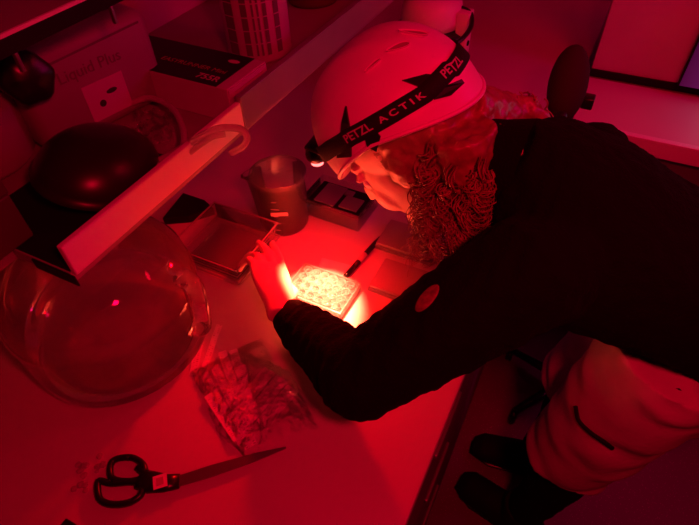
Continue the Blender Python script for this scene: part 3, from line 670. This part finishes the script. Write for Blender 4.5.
# trunk, limbs
loft(bm, [neckb, chest, mid, hip, hip + V((0.06, 0, -0.05))], [(0.05, 0.08), (0.085, 0.135), (0.072, 0.125), (0.075, 0.125), (0.05, 0.10)], up=(0, 0, 1), seg=28)
def limb(pts, rads): 
    P = []; R = []
    for (a, ra), (b2, rb) in zip(zip(pts, rads), zip(pts[1:], rads[1:])):
        for k in range(4): P.append(a.lerp(b2, k / 4)); R.append(ra + (rb - ra) * k / 4)
    loft(bm, P + [pts[-1]], R + [rads[-1]], seg=18)
limb([shL, elL, wrL], [0.048, 0.038, 0.025]); limb([shR, elR, wrR], [0.048, 0.038, 0.025])
limb([hjL, knL, anL], [0.080, 0.052, 0.034]); limb([hjR, knR, anR], [0.080, 0.052, 0.034])
# neck and head in head coordinates
limb([neckb + V((0.02, 0, -0.01)), HM @ V((-0.03, 0, -0.05))], [0.062, 0.056])
ell(bm, (-0.012, 0, 0.035), (0.098, 0.076, 0.092), HM, 32)
ell(bm, (0.026, 0, -0.026), (0.074, 0.065, 0.086), HM, 32); ell(bm, (0.030, 0, -0.060), (0.062, 0.056, 0.055), HM, 32)
ell(bm, (0.040, 0, -0.080), (0.046, 0.046, 0.034), HM, 24)
ell(bm, (0.079, 0, -0.104), (0.019, 0.021, 0.017), HM, 16)
ell(bm, (0.074, 0, 0.030), (0.026, 0.052, 0.014), HM, 20)
for s in (1, -1):
    ell(bm, (0.060, 0.032 * s, -0.038), (0.034, 0.028, 0.036), HM, 20)
    ell(bm, (-0.005, 0.077 * s, -0.012), (0.019, 0.007, 0.031), HM, 16)
    ell(bm, (0.100, 0.011 * s, -0.030), (0.010, 0.008, 0.008), HM, 12)
    ell(bm, (0.088, 0.030 * s, 0.012), (0.010, 0.018, 0.008), HM, 12)
loft(bm, [HM @ V(p) for p in ((0.090, 0, 0.018), (0.100, 0, 0.0), (0.114, 0, -0.020), (0.121, 0, -0.033), (0.102, 0, -0.041))], [0.009, 0.010, 0.0115, 0.0105, 0.006], seg=12)
ell(bm, (0.091, 0, -0.058), (0.012, 0.022, 0.0055), HM, 16); ell(bm, (0.089, 0, -0.069), (0.012, 0.019, 0.006), HM, 16)
# left hand, back turned up to the lamp; right hand resting on the bench
tipsL, nL = hand(bm, wrL + V((-0.030, 0.006, 0.018)), V((-0.68, 0.72, 0.06)), V((0.42, 0.30, 0.75)), V((0.5, 0.45, -0.65)), [0.14, 0.26, 0.55, 0.75], spread=0.05, tcurl=0.6)
tipsR, nR = hand(bm, wrR, V((-0.95, -0.30, -0.03)), V((0, 0.1, 1)), V((-0.2, -0.8, 0)), [0.35, 0.4, 0.45, 0.5])
# feet
for an, dx in ((anL, V((-1, 0.12, 0))), (anR, V((-1, -0.1, 0)))):
    dx = dx.normalized(); f0 = V((an.x, an.y, 0.048)); loft(bm, [an - dx * 0.005, f0 - dx * 0.012, f0 + dx * 0.06, f0 + dx * 0.14], [0.032, 0.026, (0.022, 0.03), (0.014, 0.02)], seg=12)
fuse('body', rel(bm), M_skin, pr, voxel=0.0035, smooth=3)
# nails
for (p, d, r) in tipsL:
    u = nL; dd = d.normalized(); nn = (u - u.dot(dd) * dd).normalized(); s_ = dd.cross(nn); bm = bmesh.new()
    ell(bm, (0, 0, 0), (0.0055, 0.0042, 0.0008), Matrix.Translation(p - dd * 0.006 + nn * r * 0.86) @ Matrix((dd, s_, nn)).transposed().to_4x4(), 12); link('nail', rel(bm), mat('nail', (0.75, 0.5, 0.45), 0.3), pr)
M_eye = mat('eye_white', (0.8, 0.75, 0.72), 0.15)
for s in (1, -1):
    bm = bmesh.new(); ell(bm, (0.083, 0.031 * s, -0.003), (0.0115, 0.0115, 0.0115), HM, 18); ey = link('eye', rel(bm), M_eye, pr)
    bm = bmesh.new(); ell(bm, (0.0942, 0.031 * s, -0.004), (0.002, 0.0052, 0.0052), HM, 14); link('iris', rel(bm), M_blackp, ey)

# jacket
bm = bmesh.new()
loft(bm, [neckb + V((-0.015, 0, 0.012)), neckb + V((0.03, 0.008, -0.01)), chest + V((0.01, 0, 0)), mid, hip + V((-0.06, 0, 0.03)), hip + V((0.03, 0, -0.03))],
     [(0.066, 0.075), (0.088, 0.135), (0.120, 0.190), (0.108, 0.170), (0.108, 0.168), (0.11, 0.168)], up=(0, 0, 1), seg=32)
def sleeve(pts, rads):
    P = []; R = []
    for (a, ra), (b2, rb) in zip(zip(pts, rads), zip(pts[1:], rads[1:])):
        for k in range(5): P.append(a.lerp(b2, k / 5)); R.append(ra + (rb - ra) * k / 5)
    loft(bm, P + [pts[-1]], R + [rads[-1]], seg=22)
fl = (wrL - elL).normalized()
sleeve([chest + V((0.02, -0.07, 0.0)), shL, shL.lerp(elL, 0.55), elL, elL.lerp(wrL, 0.45), wrL - fl * 0.035], [0.09, 0.078, 0.068, 0.058, 0.050, 0.042])
ell(bm, elL, (0.060, 0.060, 0.058))
sleeve([chest + V((0.02, 0.07, 0.0)), shR, elR, wrR.lerp(elR, 0.2)], [0.085, 0.070, 0.060, 0.042])
def fleece(co, d):
    p = co + P0
    if p.x < 0.0:
        s = 0.0016 * math.sin((p - elL).dot(Vector((0.75, -0.2, 0.3))) * 260 + 3 * noise.noise(p * 14)); return d * s * 0.7
    return d * 0.006 * noise.noise(p * 9)
fuse('jacket', rel(bm), M_jacket, pr, voxel=0.005, smooth=4, disp=0.003, dscale=45, warp=fleece)
jk = [c for c in pr.children if c.name == 'jacket'][0]
bm = bmesh.new(); loft(bm, [wrL - fl * 0.052, wrL - fl * 0.045, wrL - fl * 0.02, wrL + fl * 0.004, wrL + fl * 0.010, wrL + fl * 0.006], [0.040, 0.0415, 0.0395, 0.036, 0.034, 0.029], seg=28, cap=False)
link('cuff', rel(bm), M_legging, jk)
bm = bmesh.new(); P = [HM @ V((-0.115, 0, -0.02))]
nk = (HP - neckb).normalized()
loft(bm, [neckb - nk * 0.01, neckb + nk * 0.03, neckb + nk * 0.055, neckb + nk * 0.052, neckb + nk * 0.02], [0.078, 0.068, 0.064, 0.056, 0.056], seg=30, cap=False); link('collar', rel(bm), M_jacket, jk)
# hood lying on the back
bm = bmesh.new()
for k in range(3):
    c = neckb + V((0.05 + 0.02 * k, 0.02 + 0.06 * (k - 1), 0.022 - 0.014 * abs(k - 1)))
    ell(bm, c, (0.050, 0.055, 0.026))
fuse('hood', rel(bm), M_jacket, jk, voxel=0.006, smooth=6, disp=0.006, dscale=22)
# badge on the sleeve, tag at the collar
bp_ = atd(428, 299, 0.735)
dirc = (V((0, 0, CZ)) - bp_).normalized()
nb = V((-0.55, 0.05, 0.5)).lerp(dirc, 0.55).normalized(); xb = (atd(436, 286, .735) - atd(422, 312, .735)).normalized(); xb = (xb - xb.dot(nb) * nb).normalized()
BADGE = Matrix((xb, nb.cross(xb), nb)).transposed().to_4x4()
BADGE_POS = bp_

# leggings, shorts, shoes
bm = bmesh.new(); limb([hjL + V((0, 0, 0.03)), knL, anL], [0.088, 0.064, 0.048]); limb([hjR + V((0, 0, 0.03)), knR, anR], [0.088, 0.064, 0.048])
loft(bm, [hip + V((-0.05, 0, 0.01)), hip + V((0.05, 0, -0.07))], [(0.075, 0.135), (0.085, 0.14)], seg=24)
fuse('leggings', rel(bm), M_legging, pr, voxel=0.006, smooth=3, disp=0.004, dscale=20)
bm = bmesh.new()
o1 = V((-0.016, 0.012, 0.01))
def short_leg(hj, kn, o, r0, r1, frac=1.0):
    P = [hj.lerp(kn, t * frac) + o * (0.6 + 0.4 * t) for t in [k / 8 for k in range(9)]]
    R = [r0 + (r1 - r0) * k / 8 for k in range(9)]
    loft(bm, P, [(r, r * 1.03) for r in R], seg=30)
short_leg(hjL + V((0.0, 0.0, 0.03)), knL, o1, 0.112, 0.092, 0.98)
short_leg(hjR + V((0.0, 0.0, 0.03)), knR, o1, 0.116, 0.090, 0.98)
loft(bm, [hip + V((-0.07, -0.01, -0.02)), hip + V((0.0, 0, -0.06)), V((0.27, 0.74, 0.86))], [(0.09, 0.155), (0.10, 0.165), (0.09, 0.15)], seg=24)
def crease(co, nv):
    p = co + P0; t = (p - hjL).dot((knL - hjL).normalized())
    return nv * (0.007 * math.sin(t * 55 + 2.5 * noise.noise(p * 12) + p.y * 20) * noise.noise(p * 7 + V((3, 0, 0))) * 1.6 + 0.004 * noise.noise(p * 16))
sh_ = fuse('shorts', rel(bm), M_short, pr, voxel=0.006, smooth=4, warp=crease)
# dark cord lying over the shorts
for an, dx in ((anL, V((-1, 0.25, 0))), (anR, V((-1, -0.1, 0)))):
    dx = dx.normalized(); f0 = V((an.x, an.y, 0.0)); bm = bmesh.new()
    loft(bm, [an + V((0, 0, 0.06)), an + V((0, 0, 0.0)), V((an.x, an.y, 0.052)) + dx * 0.015, f0 + dx * 0.09 + V((0, 0, 0.044)), f0 + dx * 0.16 + V((0, 0, 0.036)), f0 + dx * 0.19 + V((0, 0, 0.03))], [0.056, 0.054, 0.055, (0.046, 0.050), (0.034, 0.048), (0.015, 0.03)], seg=20)
    ell(bm, f0 + V((0.03, 0, 0.045)), (0.05, 0.045, 0.045))
    for v in bm.verts: v.co.z = max(v.co.z, 0.012)
    s_ = fuse('shoe', rel(bm), M_blackm, pr, voxel=0.005, smooth=3)
    bm = bmesh.new(); loft(bm, [f0 - dx * 0.05 + V((0, 0, .007)), f0 + dx * 0.05 + V((0, 0, .007)), f0 + dx * 0.13 + V((0, 0, .007)), f0 + dx * 0.195 + V((0, 0, .007))], [(0.0065, 0.035), (0.0065, 0.04), (0.0065, 0.046), (0.0065, 0.022)], seg=20); link('sole', rel(bm), M_blackp, s_)

# hair: dark cap under the helmet and many curls hanging down
bm = bmesh.new()
ell(bm, (-0.036, 0, 0.03), (0.098, 0.084, 0.088), HM, 24); ell(bm, (-0.06, 0.0, -0.04), (0.065, 0.078, 0.065), HM, 24)
ell(bm, (-0.040, 0.056, 0.012), (0.052, 0.028, 0.045), HM, 24); ell(bm, (-0.016, 0.068, -0.008), (0.034, 0.022, 0.042), HM, 24); ell(bm, (-0.040, -0.056, 0.012), (0.052, 0.028, 0.045), HM, 24)
r0_ = HM @ V((-0.108, 0.058, -0.012))
loft(bm, [r0_, r0_ + V((0.01, 0, -0.05)), r0_ + V((0.015, 0, -0.11)), r0_ + V((0.015, 0, -0.16))], [(0.045, 0.05), (0.042, 0.05), (0.034, 0.042), (0.012, 0.018)], up=(1, 0, 0), seg=20)
q0 = HM @ V((-0.095, 0.0, 0.0))
loft(bm, [q0, atd(505, 118, 0.86), atd(530, 112, 0.86), atd(546, 122, 0.86)], [0.045, 0.038, 0.026, 0.012], seg=18)
hb = fuse('hair', rel(bm), M_hair, pr, voxel=0.004, smooth=2, disp=0.004, dscale=70)
bm = bmesh.new(); rnd = random.Random(3)
def curl(bm, root, out, length, r0, turns, thick):
    n = int(10 + turns * 7); pts = []; ph = rnd.uniform(0, 6.28); s0 = rnd.choice((-1, 1))
    dirx = out.normalized(); p = Vector(root); vel = (dirx * 0.9 + V((0, 0, -0.4))).normalized()
    a1 = V((rnd.uniform(-1, 1), rnd.uniform(-1, 1), 0)).normalized()
    for i in range(n):
        t = i / (n - 1); vel = (vel + V((0, 0, -0.32)) + a1 * 0.05).normalized(); p = p + vel * length / n
        rr = r0 * min(1, t * 4) * (0.7 + 0.5 * t); ang = ph + s0 * turns * 2 * PI * t
        e1 = vel.cross(V((0.3, 1, 0.1))).normalized(); e2 = vel.cross(e1)
        pts.append(p + e1 * rr * math.cos(ang) + e2 * rr * math.sin(ang))
    loft(bm, pts, [thick * (1 - 0.6 * i / (n - 1)) for i in range(n)], seg=4, cap=False)
TAIL = [atd(x, y, 0.85) for x, y in ((500, 100), (512, 98), (524, 100), (536, 104), (492, 112), (505, 125), (520, 120))]
for k in range(28):
    rr_ = TAIL[k % 7] + V((rnd.uniform(-.01, .01), rnd.uniform(-.01, .01), 0.012)); curl(bm, rr_, V((rnd.uniform(-.2, 1), rnd.uniform(-.6, .4), 0.3)), rnd.uniform(0.04, 0.08), 0.007, 1.6, 0.0016)
for k in range(210):
    near = rnd.random() < 0.75
    side = 1 if near else -1
    x = rnd.uniform(-0.118, -0.080 if near else -0.085); z = rnd.uniform(-0.085, -0.01)
    y = side * 0.080 * math.sqrt(max(0.05, 1 - (x / 0.130) ** 2))
    root = HM @ V((x, y, z)); out = (HM.to_3x3() @ V((x * 2.0, y, -0.02)))
    if near and rnd.random() < 0.5:
        aa = rnd.uniform(0, 6.28); root = r0_ + V((0.012 + 0.050 * math.cos(aa), 0.055 * math.sin(aa), rnd.uniform(-0.12, 0.0))); out = V((math.cos(aa), math.sin(aa), 0)) * 0.05
    ln = rnd.uniform(0.07, 0.16) * (1.0 if near else 0.8); oo = out * (0.4 if rnd.random() < .7 else 0.9) + V((0, 0, -0.03)); st = rnd.getstate(); hr = rnd.uniform(0.006, 0.012); tn = rnd.uniform(1.8, 3.8)
    seed_ = rnd.randint(0, 10 ** 6)
    for q in range(7):
        rnd.seed(seed_); jit = V((math.sin(q * 2.4), math.cos(q * 2.4), math.sin(q))) * 0.0032 * (q > 0)
        curl(bm, root + jit, oo + jit * 3, ln * (1 - 0.05 * q), hr, tn + 0.02 * q, 0.0013)
    rnd.seed(seed_ + 1)
cu = link('curls', rel(bm), M_hair, pr); cu['kind'] = 'stuff'

# ---------------------------------------------------------------- helmet
hl = bpy.data.objects.new('climbing_helmet', None); C.objects.link(hl); hl.matrix_world = HM; hl.empty_display_size = 0.02
tag(hl, 'white climbing helmet with vents worn by the bending person', 'helmet')
HA, HB, HH, HX, HZ = 0.1295, 0.1227, 0.124, -0.0165, 0.050
def rimz(th):
    c = math.cos(th); return 0.060 - 0.031 * max(0, c) ** 2.2 - 0.062 * max(0, -c) ** 1.4
def hpt(th, z, off=0.0):
    s = (z - HZ) / HH; s = max(-0.75, min(0.9999, s)); ph = math.asin(s)
    k = math.cos(ph) ** 0.92 if ph > 0 else (math.cos(ph)) ** 0.5
    c, sn = math.cos(th), math.sin(th)
    return Vector((HX + (HA + off) * c * k, (HB + off) * sn * k, z + off * max(0, s)))
def shell_bm(off, zin=None):
    bm = bmesh.new(); n = 72; rows = []
    for j in range(26):
        r = []
        for i in range(n):
            th = 2 * PI * i / n; z0 = rimz(th); ph0 = math.asin(max(-0.7, (z0 - HZ) / HH)); ph = ph0 + (PI / 2 * 0.985 - ph0) * j / 25
            p = hpt(th, HZ + HH * math.sin(ph), off)
            rg = 0.0035 * math.exp(-((abs(p.y) - 0.045) / 0.012) ** 2) * max(0, math.sin(ph)) 
            r.append(bm.verts.new(p + Vector((0, 0, rg))))
        rows.append(r)
    for A, B in zip(rows, rows[1:]):
        for k in range(n): bm.faces.new((A[k], A[(k + 1) % n], B[(k + 1) % n], B[k]))
    bm.faces.new(rows[-1]); return bm
o_ = link('shell', shell_bm(0.0), M_shell, hl)
o_.data = evald(o_, ('SOLIDIFY', dict(thickness=0.006, offset=-1.0))); o_.data.polygons.foreach_set('use_smooth', [True] * len(o_.data.polygons))
bm = bmesh.new(); P = [hpt(2 * PI * i / 72, rimz(2 * PI * i / 72) + 0.001, 0.0005) for i in range(75)]; loft(bm, P, [0.0032] * 75, seg=8, cap=False); link('rim', bm, M_shell, hl)
def vent(th, z, lt, lz, q2):
    """recessed slot: dark foam floor with a rounded lip"""
    c = hpt(th, z, 0.0004); a = hpt(th + 0.01, z, 0.0004) - c; b2 = hpt(th, z + 0.003, 0.0004) - c; a.normalize(); b2 = (b2 - b2.dot(a) * a).normalized(); n_ = a.cross(b2)
    if n_.dot(c) < 0: n_ = -n_
    dv_ = hpt(*q2, 0.0004) - c; rot = math.atan2(dv_.dot(b2), dv_.dot(a))
    bm = bmesh.new(); R = []
    for rr, dz in ((1.0, 0.0009), (0.94, 0.0016), (0.85, -0.0005), (0.8, -0.0032)):
        ring = []
        for k in range(28):
            t = 2 * PI * k / 28; x = lt * rr * math.cos(t); y = lz * rr * math.sin(t) * (0.75 + 0.35 * math.cos(t)) ; x, y = x * math.cos(rot) - y * math.sin(rot), x * math.sin(rot) + y * math.cos(rot)
            ring.append(bm.verts.new(c + a * x + b2 * y + n_ * (dz + 0.0022 - 1.9 * (x * x) )))
        R.append(ring)
    for A, B in zip(R, R[1:]):
        for k in range(28): bm.faces.new((A[k], A[(k + 1) % 28], B[(k + 1) % 28], B[k]))
    lip = link('vent_lip', bm, M_shell, hl)
    bm = bmesh.new(); ring = []
    for k in range(28):
        t = 2 * PI * k / 28; x = lt * .93 * math.cos(t); y = lz * .93 * math.sin(t) * (0.75 + 0.35 * math.cos(t)); x, y = x * math.cos(rot) - y * math.sin(rot), x * math.sin(rot) + y * math.cos(rot)
        ring.append(bm.verts.new(c + a * x + b2 * y + n_ * (0.0018 - 1.9 * x * x)))
    bm.faces.new(ring); link('vent', bm, M_vent, lip)
VENTS = []
def inv_dome(px, py):
    """point of the dome seen at this pixel, as (th, z)"""
    MI = HM.inverted(); o = MI @ Vector((0, 0, CZ)); d = (MI.to_3x3() @ ray(px, py)).normalized()
    best = None
    for k in range(4000):
        p = o + d * (0.4 + k * 0.0002)
        s = (p.z - HZ) / HH
        if -0.5 < s < 1:
            kk = math.cos(math.asin(s)); kk = kk ** 0.92 if s > 0 else kk ** .5
            if ((p.x - HX) / HA) ** 2 + (p.y / HB) ** 2 <= kk * kk: return math.atan2(p.y / HB, (p.x - HX) / HA), p.z
    return None
for px, py, lt, lz, dx, dy in ((398, 48, 0.018, 0.0065, 6, -2), (413, 34, 0.022, 0.007, 6, 1), (373, 66, 0.015, 0.003, 5, -4)):
    q = inv_dome(px, py); q2 = inv_dome(px + dx, py + dy)
    if q and q2: vent(q[0], q[1], lt, lz, q2)

# ---------------------------------------------------------------- headlamp
hd = bpy.data.objects.new('headlamp', None); C.objects.link(hd); hd.matrix_world = HM; hd.empty_display_size = 0.02
tag(hd, 'headlamp with glowing red lamp and black lettered strap around the helmet', 'headlamp')
BP = [inv_dome(*p) for p in ((332, 148), (352, 136), (378, 122), (400, 109), (425, 94), (448, 70), (462, 50))]
BP = [b_ for b_ in BP if b_]
def bandz(th):
    """strap centre height along the helmet (both sides alike)"""
    t = abs((th + PI) % (2 * PI) - PI)
    B = [(0.0, BP[0][1] - 0.004)] + [(abs(a), z) for a, z in BP] 
    B.sort()
    if t >= B[-1][0]: 
        return B[-1][1] + (t - B[-1][0]) * 0.0
    for (a, za), (b2, zb) in zip(B, B[1:]):
        if a <= t <= b2: 
            return za + (zb - za) * (t - a) / max(1e-6, b2 - a)
    return B[0][1]
print('BAND', [(round(a, 2), round(z, 3)) for a, z in BP])
def surf(th, dv, off):
    c = hpt(th, bandz(th), off); z2 = bandz(th) + 0.002; b2 = (hpt(th, z2, off) - c).normalized(); return c + b2 * dv
bm = bmesh.new(); rows = []; NB = 110
for i in range(NB):
    th = 2 * PI * i / NB
    rows.append([bm.verts.new(surf(th, dv_, of)) for dv_, of in ((-0.0125, 0.0015), (-0.0125, 0.0035), (0.0125, 0.0035), (0.0125, 0.0015))])
for i in range(NB):
    A, B = rows[i], rows[(i + 1) % NB]
    for k in range(4): bm.faces.new((A[k], A[(k + 1) % 4], B[(k + 1) % 4], B[k]))
stp = link('strap', bm, M_strap, hd)
def band_text(s, size, px, py, spacing=1.0):
    q = inv_dome(px, py); th0 = q[0]; me = text_mesh(s, size, 0.0003)
    tb_ = [(-math.pi + k * 0.01) for k in range(629)]
    r = (hpt(th0 + 0.01, bandz(th0 + 0.01)) - hpt(th0 - 0.01, bandz(th0 - 0.01))).length / 0.02
    for v in me.vertices:
        th = th0 + v.co.x * spacing / r; v.co = surf(th, v.co.y, 0.0042 + v.co.z)
    link('lettering', me, M_print, stp, smooth=False)
band_text('PETZL', 0.0165, 357, 131); band_text('PETZL', 0.017, 451, 68); band_text('A C T I K', 0.012, 401, 108, 1.35)
# strap hooks
def hook(pix, off=0.0012, th_=0.004):
    pts = [inv_dome(*p) for p in pix]; pts = [p for p in pts if p]
    if len(pts) < 3: return
    bm = bmesh.new(); A = [bm.verts.new(hpt(t, z, 0.0002)) for t, z in pts]; B = [bm.verts.new(hpt(t, z, off + th_ * .5)) for t, z in pts]; n = len(pts)
    bm.faces.new(A[::-1]); bm.faces.new(B)
    for k in range(n): bm.faces.new((A[k], A[(k + 1) % n], B[(k + 1) % n], B[k]))
    bmesh.ops.triangulate(bm, faces=bm.faces); link('hook', bm, M_blackp, hd, False)
hook([(347, 106), (350, 124), (352, 146), (352, 156), (338, 157), (341, 140), (343, 122)])
hook([(364, 131), (374, 128), (381, 136), (377, 151), (368, 146)])
hook([(402, 81), (425, 75), (438, 76), (440, 90), (420, 88)])
hook([(448, 85), (460, 80), (463, 84), (450, 96), (434, 100), (430, 92)])
# lamp body
LM = HM @ Matrix.Translation((HX + HA + 0.022, 0.0, bandz(0) + 0.004)) @ Matrix.Rotation(math.radians(30), 4, 'Y')
LI = HM.inverted() @ LM
link('mount', bx((-0.012, -0.024, -0.017), (-0.004, 0.024, 0.018), 0.003, LI), M_blackp, hd)
bm = bmesh.new(); ell(bm, (0.006, 0, 0), (0.018, 0.029, 0.020), LI, 24); link('lamp_housing', bm, M_blackp, hd)
for s in (-1, 1):
    bm = bmesh.new(); lathe(bm, [(0, 0), (0.0105, 0.0), (0.0105, 0.0025), (0.008, 0.004), (0, 0.0045)], 20, LI @ Matrix.Translation((0.0185, 0.0115 * s, -0.006)) @ Matrix.Rotation(math.radians(105), 4, 'Y')); link('lens', bm, M_led, hd)

# ---------------------------------------------------------------- small pieces on the person placed on real surfaces
from mathutils.bvhtree import BVHTree
def hit(o, px, py):
    me = o.data; bv = BVHTree.FromPolygons([v.co + P0 for v in me.vertices], [p.vertices for p in me.polygons])
    r = bv.ray_cast(Vector((0, 0, CZ)), ray(px, py).normalized()); return r[0], r[1], bv
h, n_, bv = hit(jk, 428, 299)
if h is None: h, n_ = BADGE_POS, nb
xb = (atd(436, 286, .735) - atd(422, 312, .735)).normalized(); xb = (xb - xb.dot(n_) * n_).normalized()
bm = bmesh.new(); ell(bm, (0, 0, 0), (0.022, 0.013, 0.0035), Matrix.Translation(h - P0 + n_ * 0.002) @ Matrix((xb, n_.cross(xb), n_)).transposed().to_4x4(), 20)
link('sleeve_badge', bm, mat('woven_badge', (0.28, 0.12, 0.1), 0.6, var=0.5, vscale=120), jk)
h2, n2_, _ = hit(jk, 499, 160)
hp_ = atd(498, 160, (h2 - Vector((0, 0, CZ))).length / ray(498, 160).length - 0.012 if h2 else 0.75)
xd = (atd(507, 149, .8) - atd(490, 149, .8)); yd = (atd(498, 149, .8) - atd(495, 171, .8))
quadpatch('collar_tag', hp_ - P0, xd, yd, 0.022, 0.030, M_paper, jk, 0.001)
# cord over the shorts
hs = []
for px, py in ((577, 406), (580, 420), (592, 432), (604, 440), (613, 447)):
    r = hit(sh_, px, py)
    if r[0]: hs.append(r[0] - P0 + r[1] * 0.003)
if len(hs) > 2:
    bm = bmesh.new(); tube(bm, spline(hs, 5), 0.004); link('cord', bm, M_blackm, sh_)
